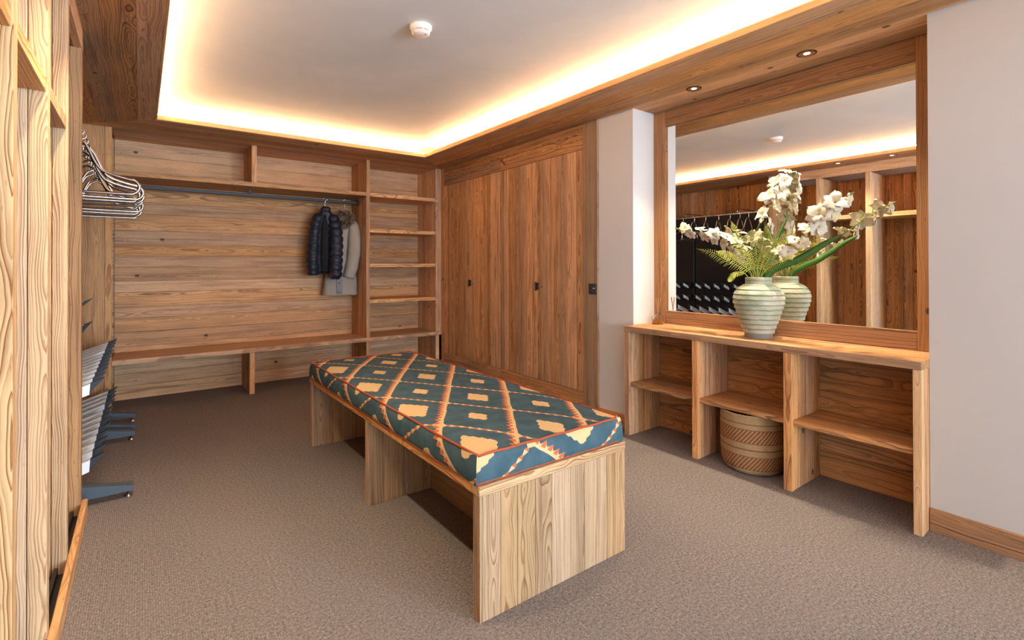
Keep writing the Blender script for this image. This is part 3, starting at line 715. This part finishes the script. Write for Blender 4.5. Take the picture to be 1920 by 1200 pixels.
for k, (a, t) in enumerate(((.2, .17), (1.4, .1), (2.9, .2), (4.2, .14), (5.3, .22))):
    v, f = sweep([(-.012*math.cos(a), -.012*math.sin(a), .01), (math.cos(a)*t*.1, math.sin(a)*t*.1, .19)], .0017, 6); obj('reed', mesh('reed', v, f), REED, df, D0)

# ------------------------------------------------------------------ flowers
def m_petal():
    g = G('petal'); r = g.new('ShaderNodeObjectInfo').outputs['Random']; p = g.coord(); x, y, z = g.sep(p); n = g.noise(p, 60., 3)
    d = g.math('SQRT', g.add(g.mul(x, x), g.mul(y, y)))
    c = g.mix(g.mul(r, .75), (.66, .61, .54), (.68, .55, .32)); c = g.mix(g.rng(d, .016, .003, 0., .7), c, (.66, .58, .2)); c = g.mix(g.mul(n, .15), c, (.7, .6, .5))
    g.b.inputs['Subsurface Weight'].default_value = 0.; return g.out(c, .6, .2)
PETAL = m_petal()
def m_leaf(name, a, b):
    g = G(name); n = g.noise(g.coord(), 30., 3); r = g.new('ShaderNodeObjectInfo').outputs['Random']; return g.out(g.mix(g.add(g.mul(n, .7), g.mul(r, .3)), a, b), .5, .3)
LEAF = m_leaf('strap_leaf', (.045, .14, .03), (.11, .24, .05)); FERN = m_leaf('fern', (.22, .28, .04), (.56, .52, .11)); STEM = m_leaf('stem', (.12, .2, .05), (.2, .3, .08))
def flower_mesh(seed):
    R = random.Random(seed); parts = []
    for k in range(6):
        a0 = 2*PI*k/6+R.uniform(-.12, .12); L = .056*R.uniform(.8, 1.2); w = .025*R.uniform(.85, 1.2); lift = R.uniform(.1, .85)+(.2 if k % 2 else 0); tw = R.uniform(-.8, .8)
        v = []; f = []; nu, nv = 6, 4
        for i in range(nu+1):
            u = i/nu; ww = w*math.sin(PI*min(1, .12+u*.93))**.7; r = .004+L*u*math.cos(lift*(1-u)*.9+.1); z = .012+L*(.75*u-.62*u*u)*lift*1.6
            for j in range(nv+1):
                s = (j/nv-.5)*2; q = s*ww; zz = z-.009*s*s*u+.005*math.sin(9*u+5*s+k*2.1)*u+tw*q*.4
                v.append((r*math.cos(a0)-q*math.sin(a0), r*math.sin(a0)+q*math.cos(a0), zz))
        for i in range(nu):
            for j in range(nv): p = i*(nv+1)+j; f.append((p, p+nv+1, p+nv+2, p+1))
        parts.append((v, f))
    parts.append(lathe([(.0035, -.022), (.005, -.006), (.011, .012), (.006, .013), (.002, .0)], 10, cap=False))   # throat
    for k in range(3):
        a = k*2.1; parts.append(sweep([(0, 0, 0), (.003*math.cos(a), .003*math.sin(a), .016), (.008*math.cos(a), .008*math.sin(a), .03)], .0009, 5))
    m = mesh('flower', *join(parts), True); m.materials.append(PETAL); return m
FL = [flower_mesh(k) for k in range(8)]
v, f = lathe([(.001, -.002), (.0055, .004), (.0065, .014), (.004, .028), (.0005, .036)], 10, cap=False); BUD = mesh('bud', v, f, True); BUD.materials.append(STEM)
def leafblade(L, w, curl=.3):
    v = []; f = []; n = 10
    for i in range(n+1):
        u = i/n; ww = w*math.sin(PI*(.08+.92*u))**.8 if u < .999 else 0.0004
        for s in (-1, 0, 1): v.append((L*u, s*ww, -curl*L*u*u-(.15*ww if s == 0 else 0)))
    for i in range(n):
        for j in range(2): p = i*3+j; f.append((p, p+3, p+4, p+1))
    return v, f
BR = mesh('bract', *leafblade(.045, .008, .15), True); BR.materials.append(STEM)
def aim(loc, d, roll=0., scale=1.):
    q = Vector(d).to_track_quat('Z', 'Y'); return T(*loc) @ q.to_matrix().to_4x4() @ Matrix.Rotation(roll, 4, 'Z') @ Matrix.Scale(scale, 4)
XMAX = 3.10
def spray(pts, label, n, seed, u0=.3, facing=Vector((-.85, -.5, .1)), side=.02, size=1.):
    R = random.Random(seed); P = spline([(vx, vy, ZT+.22)]+pts, 10); base = (vx, vy, ZT+.22)
    o = empty('flower_spray', base, 0, label, 'flower', 'white flower sprays in the vase')
    rad = [lerp(.004, .0018, k/(len(P)-1)) for k in range(len(P))]
    obj('stem', mesh('stem', *sweep(P, rad, 8), True), STEM, o)
    for k in range(n):
        u = lerp(u0, .96, k/(n-1)); i = int(u*(len(P)-1)); p = P[i]; t = (P[min(i+1, len(P)-1)]-P[i-1]).normalized()
        alt = t.cross(facing).normalized()*(1 if k % 2 else -1)
        d = (facing*R.uniform(.3, 1.)+alt*R.uniform(.5, 1.2)+t*R.uniform(.1, .8)+Vector((R.uniform(-.4, .2), R.uniform(-.4, .4), R.uniform(-.4, .2)))).normalized()
        sc = size*lerp(1.08, .8, u)*R.uniform(.78, 1.15); q = p+d*.022*sc
        if q.x+.035 > XMAX: q.x = XMAX-.035
        obj('flower', R.choice(FL), None, o, aim(q, d, R.uniform(0, 6), sc))
        if k % 2 == 0: obj('bract', BR, None, o, T(*p) @ (t+alt*.6).to_track_quat('X', 'Z').to_matrix().to_4x4())
    t = (P[-1]-P[-3]).normalized()
    for k in range(2): obj('bud', BUD, None, o, aim(P[-1]-t*.012*k, (t+Vector((0, .25*(k*2-1), .1))).normalized(), 0, .9))
spray([(2.95, 1.509, 1.145), (2.975, 1.491, 1.352), (3.01, 1.466, 1.537), (3.045, 1.428, 1.67), (3.075, 1.395, 1.748)], 'upright spray of white flowers leaning towards the mirror', 9, 3, .42, size=1.12)
spray([(2.95, 1.471, 1.161), (2.93, 1.345, 1.283), (2.9, 1.219, 1.367), (2.86, 1.098, 1.47), (2.824, .985, 1.545)], 'spray of white flowers reaching out to the right of the vase', 10, 5, .36, size=1.1)
spray([(2.95, 1.535, 1.154), (2.92, 1.60, 1.29), (2.89, 1.753, 1.385), (2.88, 2.003, 1.442)], 'low spray of cream-white flowers reaching out to the left', 12, 8, .45, size=.92)
def strap(pts, w, label, seed):
    P = spline(pts, 8); v = []; f = []; n = len(P); sd_ = Vector((-.3, .15, .95)).normalized()
    for i, p in enumerate(P):
        u = i/(n-1); ww = w*(math.sin(PI*(.25+.75*u))**.6 if u < .995 else .02); t = (P[min(i+1, n-1)]-P[max(i-1, 0)]).normalized(); sd = (sd_-t*sd_.dot(t)).normalized(); nn = t.cross(sd)
        for s, o in ((-1, .0), (0, -.18), (1, 0.), (0, -.18+.06)): v.append(p+sd*s*ww+nn*o*ww)
    for i in range(n-1):
        for j in range(4): f.append((i*4+j, (i+1)*4+j, (i+1)*4+(j+1) % 4, i*4+(j+1) % 4))
    tag(obj('strap_leaf', mesh('strap_leaf', v, f, True), LEAF), label, 'leaf', 'strap leaves in the vase')
strap([(2.96, 1.47, 1.02), (2.965, 1.445, 1.155), (2.99, 1.286, 1.238), (3.01, 1.156, 1.324), (3.02, 1.077, 1.369)], .021, 'long dark green strap leaf pointing right from the vase', 1)
strap([(2.98, 1.49, 1.02), (2.995, 1.47, 1.2), (3.04, 1.43, 1.37), (3.075, 1.385, 1.50)], .014, 'upright green strap leaf beside the central spray', 2)
strap([(2.95, 1.51, 1.02), (2.95, 1.51, 1.2), (2.97, 1.53, 1.35), (2.985, 1.515, 1.46)], .011, 'narrow green strap leaf behind the upright spray', 3)
strap([(2.94, 1.52, 1.02), (2.93, 1.56, 1.25), (2.91, 1.62, 1.4), (2.9, 1.655, 1.49)], .008, 'thin pale strap leaf rising left of the upright spray', 4)
def fern(pts, L, label, seed, n=24):
    R = random.Random(seed); P = spline([(vx+R.uniform(-.02, .02), vy+R.uniform(-.02, .02), ZT+.25)]+pts, 10); o = empty('fern_frond', tuple(P[0]), 0, label, 'fern', 'fern fronds in the vase')
    obj('rachis', mesh('rachis', *sweep(P, [lerp(.0024, .001, k/(len(P)-1)) for k in range(len(P))], 6), True), FERN, o)
    v = []; f = []; m = len(P); up = Vector((-.7, -.4, .5)).normalized()
    for k in range(n):
        u = lerp(.3, .99, k/(n-1)); x = u*(m-1); i = min(int(x), m-2); p = P[i].lerp(P[i+1], x-i); t = (P[i+1]-P[i]).normalized()
        sdv = t.cross(up).normalized(); l = L*math.sin(PI*min(1., .25+.78*(u-.3)/.7))**.8
        for sg in (-1, 1):
            d = (sdv*sg+t*.55+Vector((R.uniform(-.12, .12),)*3)).normalized(); w = t*.0021; e = p+d*l-Vector((0, 0, .18*l)); b = len(v); mid = p+d*l*.5
            if e.x > XMAX: e.x = XMAX
            if mid.x > XMAX: mid.x = XMAX
            v += [p-w*.6, p+w*.6, mid+w, e, mid-w]; f += [(b, b+1, b+2, b+4), (b+4, b+2, b+3)]
    obj('leaflets', mesh('leaflets', v, f), FERN, o)['kind'] = 'stuff'
fr = [([(2.93, 1.547, 1.154), (2.9, 1.648, 1.219), (2.87, 1.735, 1.276), (2.85, 1.852, 1.309)], .05, 'fern frond arching far to the left of the vase'),
 ([(2.94, 1.529, 1.154), (2.93, 1.589, 1.29), (2.92, 1.63, 1.41), (2.92, 1.651, 1.47)], .04, 'fern frond standing up behind the left flowers'),
 ([(2.93, 1.499, 1.155), (2.9, 1.458, 1.27), (2.88, 1.435, 1.35), (2.87, 1.405, 1.41)], .055, 'fern frond rising straight over the vase mouth'),
 ([(2.94, 1.478, 1.155), (2.93, 1.411, 1.27), (2.92, 1.346, 1.35), (2.92, 1.288, 1.39)], .05, 'fern frond leaning right under the flower spray'),
 ([(2.93, 1.467, 1.149), (2.88, 1.366, 1.208), (2.85, 1.281, 1.245), (2.84, 1.24, 1.25)], .03, 'yellowish fern frond low on the right of the vase'),
 ([(2.9, 1.551, 1.145), (2.85, 1.59, 1.15), (2.83, 1.61, 1.12), (2.82, 1.615, 1.10)], .025, 'short fern tip drooping over the left vase rim'),
 ([(2.9, 1.521, 1.155), (2.82, 1.558, 1.22), (2.77, 1.6, 1.265), (2.74, 1.65, 1.285)], .05, 'fern frond arching forward from the vase'),
 ([(2.97, 1.503, 1.154), (3.01, 1.48, 1.25), (3.04, 1.42, 1.32), (3.05, 1.36, 1.35)], .04, 'fern frond reaching towards the mirror'),
 ([(2.96, 1.53, 1.154), (2.985, 1.57, 1.24), (3.01, 1.62, 1.29), (3.03, 1.68, 1.30)], .04, 'fern frond at the back left of the vase'),
 ([(2.91, 1.5, 1.155), (2.87, 1.5, 1.27), (2.855, 1.5, 1.36), (2.85, 1.49, 1.41)], .05, 'upright fern frond in front of the central spray'),
 ([(2.91, 1.48, 1.155), (2.87, 1.42, 1.25), (2.85, 1.37, 1.32), (2.84, 1.33, 1.35)], .045, 'fern frond leaning front right above the vase'),
 ([(2.92, 1.51, 1.155), (2.87, 1.54, 1.25), (2.84, 1.57, 1.33), (2.83, 1.6, 1.38)], .05, 'fern frond fanning out front left above the vase')]
for k, (p, L, lb) in enumerate(fr): fern(p, L, lb, 20+k)

# ------------------------------------------------------------------ coats
def cloth(name, a, b, rough=.8, scale=14., bump=.5, spec=.15, fine=0):
    g = G(name); p = g.coord(); n = g.noise(p, scale, 4, .6, .4); n2 = g.noise(p, 300., 2); g.bump(g.add(n, g.mul(n2, .1)), bump, .01)
    return g.out(g.mix(n, a, b), rough, spec)
NAVY = cloth('navy_nylon', (.006, .008, .017), (.02, .022, .04), .42, 20., .8, .4)
NAVYIN = cloth('black_lining', (.006, .006, .008), (.012, .012, .014), .6)
BEIGE = cloth('beige_canvas', (.36, .305, .25), (.46, .40, .335), .85, 10., .6)
GREYIN = cloth('grey_lining', (.22, .22, .23), (.32, .32, .33), .8)
def m_fur():
    g = G('fur'); n = g.noise(g.coord(), 40., 3); return g.out(g.mix(g.rng(n, .35, .65), (.13, .07, .035), (.50, .35, .24)), .9, .1)
FUR = m_fur()
def loft(secs, n=40, quilt=0., pw=2.5, open_front=0.):
    """secs: (z, cx, cy, half width, half depth)"""
    v = []; f = []; rows = []
    for i in range(len(secs)-1):
        for k in range(6 if i < len(secs)-2 else 7):
            t = k/6; rows.append([lerp(secs[i][j], secs[i+1][j], t*t*(3-2*t) if j else t) for j in range(5)])
    for (z, cx, cy, a, b) in rows:
        for k in range(n):
            th = 2*PI*k/n; c, s = math.cos(th), math.sin(th)
            q = 1+(quilt*(abs(math.sin(PI*z/.075))**.5-.6) if quilt else .03*math.sin(5*th+z*7))
            v.append((cx+a*q*math.copysign(abs(c)**(2/pw), c), cy+b*q*math.copysign(abs(s)**(2/pw), s), z))
    m = len(rows)
    for i in range(m-1):
        for k in range(n): f.append((i*n+k, (i+1)*n+k, (i+1)*n+(k+1) % n, i*n+(k+1) % n))
    f.append(tuple(range(n))); f.append(tuple((m-1)*n+k for k in range(n))[::-1])
    return v, f
def sleeve(pts, rads, quilt=0., pitch=.075):
    P = spline(pts, 14); n = len(P); rr = []; acc = 0
    for i in range(n):
        if i: acc += (P[i]-P[i-1]).length
        u = i/(n-1)*(len(rads)-1); k = min(int(u), len(rads)-2); r = lerp(rads[k], rads[k+1], u-k)
        rr.append(r*(1+(quilt*(abs(math.sin(PI*acc/pitch))**.5-.6) if quilt else .035*math.sin(acc*38))))
    return sweep(P, rr, 20)
def wooden_hanger(x, y, rz, label):
    o = empty('clothes_hanger', (x, y, 1.84), rz, label, 'hanger'); M = WM[o]
    P = spline([(-.06, 0, -.11), (-.03, 0, -.07), (0, 0, -.045), (.03, 0, -.07), (.06, 0, -.11)], 6)
    obj('shoulder_bar', mesh('shoulder_bar', *sweep(P, .009, 10), True), BLACK, o, M)
    obj('hook', mesh('hook', *sweep(spline([(0, 0, -.045), (0, 0, .045), (.012, 0, .062), (.02, 0, .075), (.012, 0, .09), (0, 0, .094), (-.014, 0, .085), (-.018, 0, .072)], 4), .0028, 8), True), CHROME, o, M)
# navy down jacket
jx, jy, jr = 1.572, 5.43, math.radians(-20)
wooden_hanger(1.577, 5.457, math.radians(-20), 'black hanger with chrome hook inside the navy jacket')
ja = empty('down_jacket', (jx, jy, 1.10), jr, 'navy quilted down jacket hanging on the wardrobe rail', 'jacket'); M = WM[ja] @ T(0, 0, -1.10)
obj('body', mesh('body', *loft([(1.80, .005, 0, .035, .04), (1.77, .005, 0, .06, .055), (1.72, .0, 0, .085, .055), (1.64, -.005, 0, .1, .056), (1.45, -.01, 0, .108, .058), (1.25, -.012, 0, .112, .06), (1.12, -.012, 0, .105, .058)], 44, .08), True), NAVY, ja, M)
obj('collar', mesh('collar', *loft([(1.835, .005, .005, .036, .036), (1.815, .003, 0, .05, .045), (1.77, 0, 0, .055, .05), (1.735, 0, 0, .065, .05)], 32, .0), True), NAVY, ja, M)
obj('sleeve', mesh('sleeve', *sleeve([(-.05, .0, 1.745), (-.085, -.01, 1.67), (-.11, -.02, 1.5), (-.122, -.03, 1.3), (-.118, -.035, 1.15), (-.116, -.036, 1.105)], [.045, .055, .058, .058, .058, .045], .28), True), NAVY, ja, M)
obj('sleeve', mesh('sleeve', *sleeve([(.06, -.01, 1.735), (.095, -.03, 1.66), (.112, -.06, 1.5), (.11, -.075, 1.3), (.105, -.08, 1.12), (.104, -.08, 1.065)], [.045, .06, .066, .066, .064, .046], .3), True), NAVY, ja, M)
obj('front_opening', mesh('front_opening', *loft([(1.74, 0, -.048, .015, .012), (1.6, .0, -.053, .04, .012), (1.3, .0, -.058, .045, .012), (1.13, .0, -.056, .04, .012)], 20, .0), True), NAVYIN, ja, M)
v, f = sweep([(-.005, -.066, 1.70), (-.01, -.068, 1.5), (-.012, -.072, 1.14)], .003, 6); obj('zip', mesh('zip', v, f), GUN, ja, M)
# beige parka with fur hood
kx, ky, kr = 1.785, 5.52, math.radians(-14)
wooden_hanger(1.80, 5.49, math.radians(-14), 'black hanger with chrome hook inside the beige parka')
pk = empty('parka', (kx, ky, .88), kr, 'long beige parka with fur-trimmed hood beside the navy jacket', 'coat'); M = WM[pk] @ T(0, 0, -.88)
obj('body', mesh('body', *loft([(1.74, .02, .01, .05, .045), (1.70, .015, 0, .085, .055), (1.62, .0, 0, .12, .062), (1.4, -.01, 0, .125, .065), (1.2, -.02, 0, .145, .068), (1.0, -.025, 0, .175, .072), (.885, -.028, 0, .185, .075)], 44), True), BEIGE, pk, M)
for s, e2 in ((-1, -.1), (1, .055)):
    obj('sleeve', mesh('sleeve', *sleeve([(s*.06+.015, -.01, 1.70), (s*.1+.012, -.035, 1.62), (s*.108+.01, -.075, 1.45), (s*.09+.01, -.09, 1.25), (e2, -.095, 1.075)], [.045, .062, .07, .066, .06]), True), BEIGE, pk, M)
obj('placket', mesh('placket', *loft([(1.66, -.035, -.056, .026, .01), (1.4, -.045, -.064, .033, .01), (1.2, -.04, -.068, .03, .01), (.905, -.04, -.074, .03, .01)], 20), True), GREYIN, pk, M)
for z, yy in ((1.5, -.072), (1.4, -.074), (1.3, -.077), (1.02, -.082)):
    v, f = lathe([(.008, 0), (.008, .005)], 14); obj('button', mesh('button', v, f), BLACK, pk, M @ T(-.04, yy, z) @ Matrix.Rotation(PI/2, 4, 'X'))
hdm = obj('hood', mesh('hood', *loft([(1.80, .015, .0, .04, .035), (1.78, .015, 0, .07, .05), (1.74, .015, -.005, .085, .06), (1.69, .012, -.01, .085, .06), (1.64, .01, -.015, .06, .05)], 32), True), BEIGE, pk, M)
R = random.Random(4); v = []; f = []
ringp = [(.0+.075*math.cos(a), -.085-.02*math.sin(a), 1.725+.06*math.sin(a)) for a in [2*PI*k/40 for k in range(40)]]
for k in range(7000):
    a = R.uniform(0, 2*PI); rq = R.uniform(.25, 1.)**.6; c = Vector((.075*rq*math.cos(a), -.085-.02*math.sin(a), 1.725+.06*rq*math.sin(a)))
    d = Vector((math.cos(a)*.8+R.gauss(0, .6), R.gauss(-.35, .7), math.sin(a)*.8+R.gauss(0, .6))).normalized()
    p = c+d*R.uniform(.0, .022); e = p+d*R.uniform(.03, .06)-Vector((0, 0, .015)); w = d.cross(Vector((R.gauss(0, 1), R.gauss(0, 1), R.gauss(0, 1)))).normalized()*.0026; b = len(v)
    v += [p-w, p+w, e]; f.append((b, b+1, b+2))
fu = obj('fur_trim', mesh('fur_trim', *join([(v, f), sweep(ringp, .024, 10, True)])), FUR, hdm, M); fu['kind'] = 'stuff'
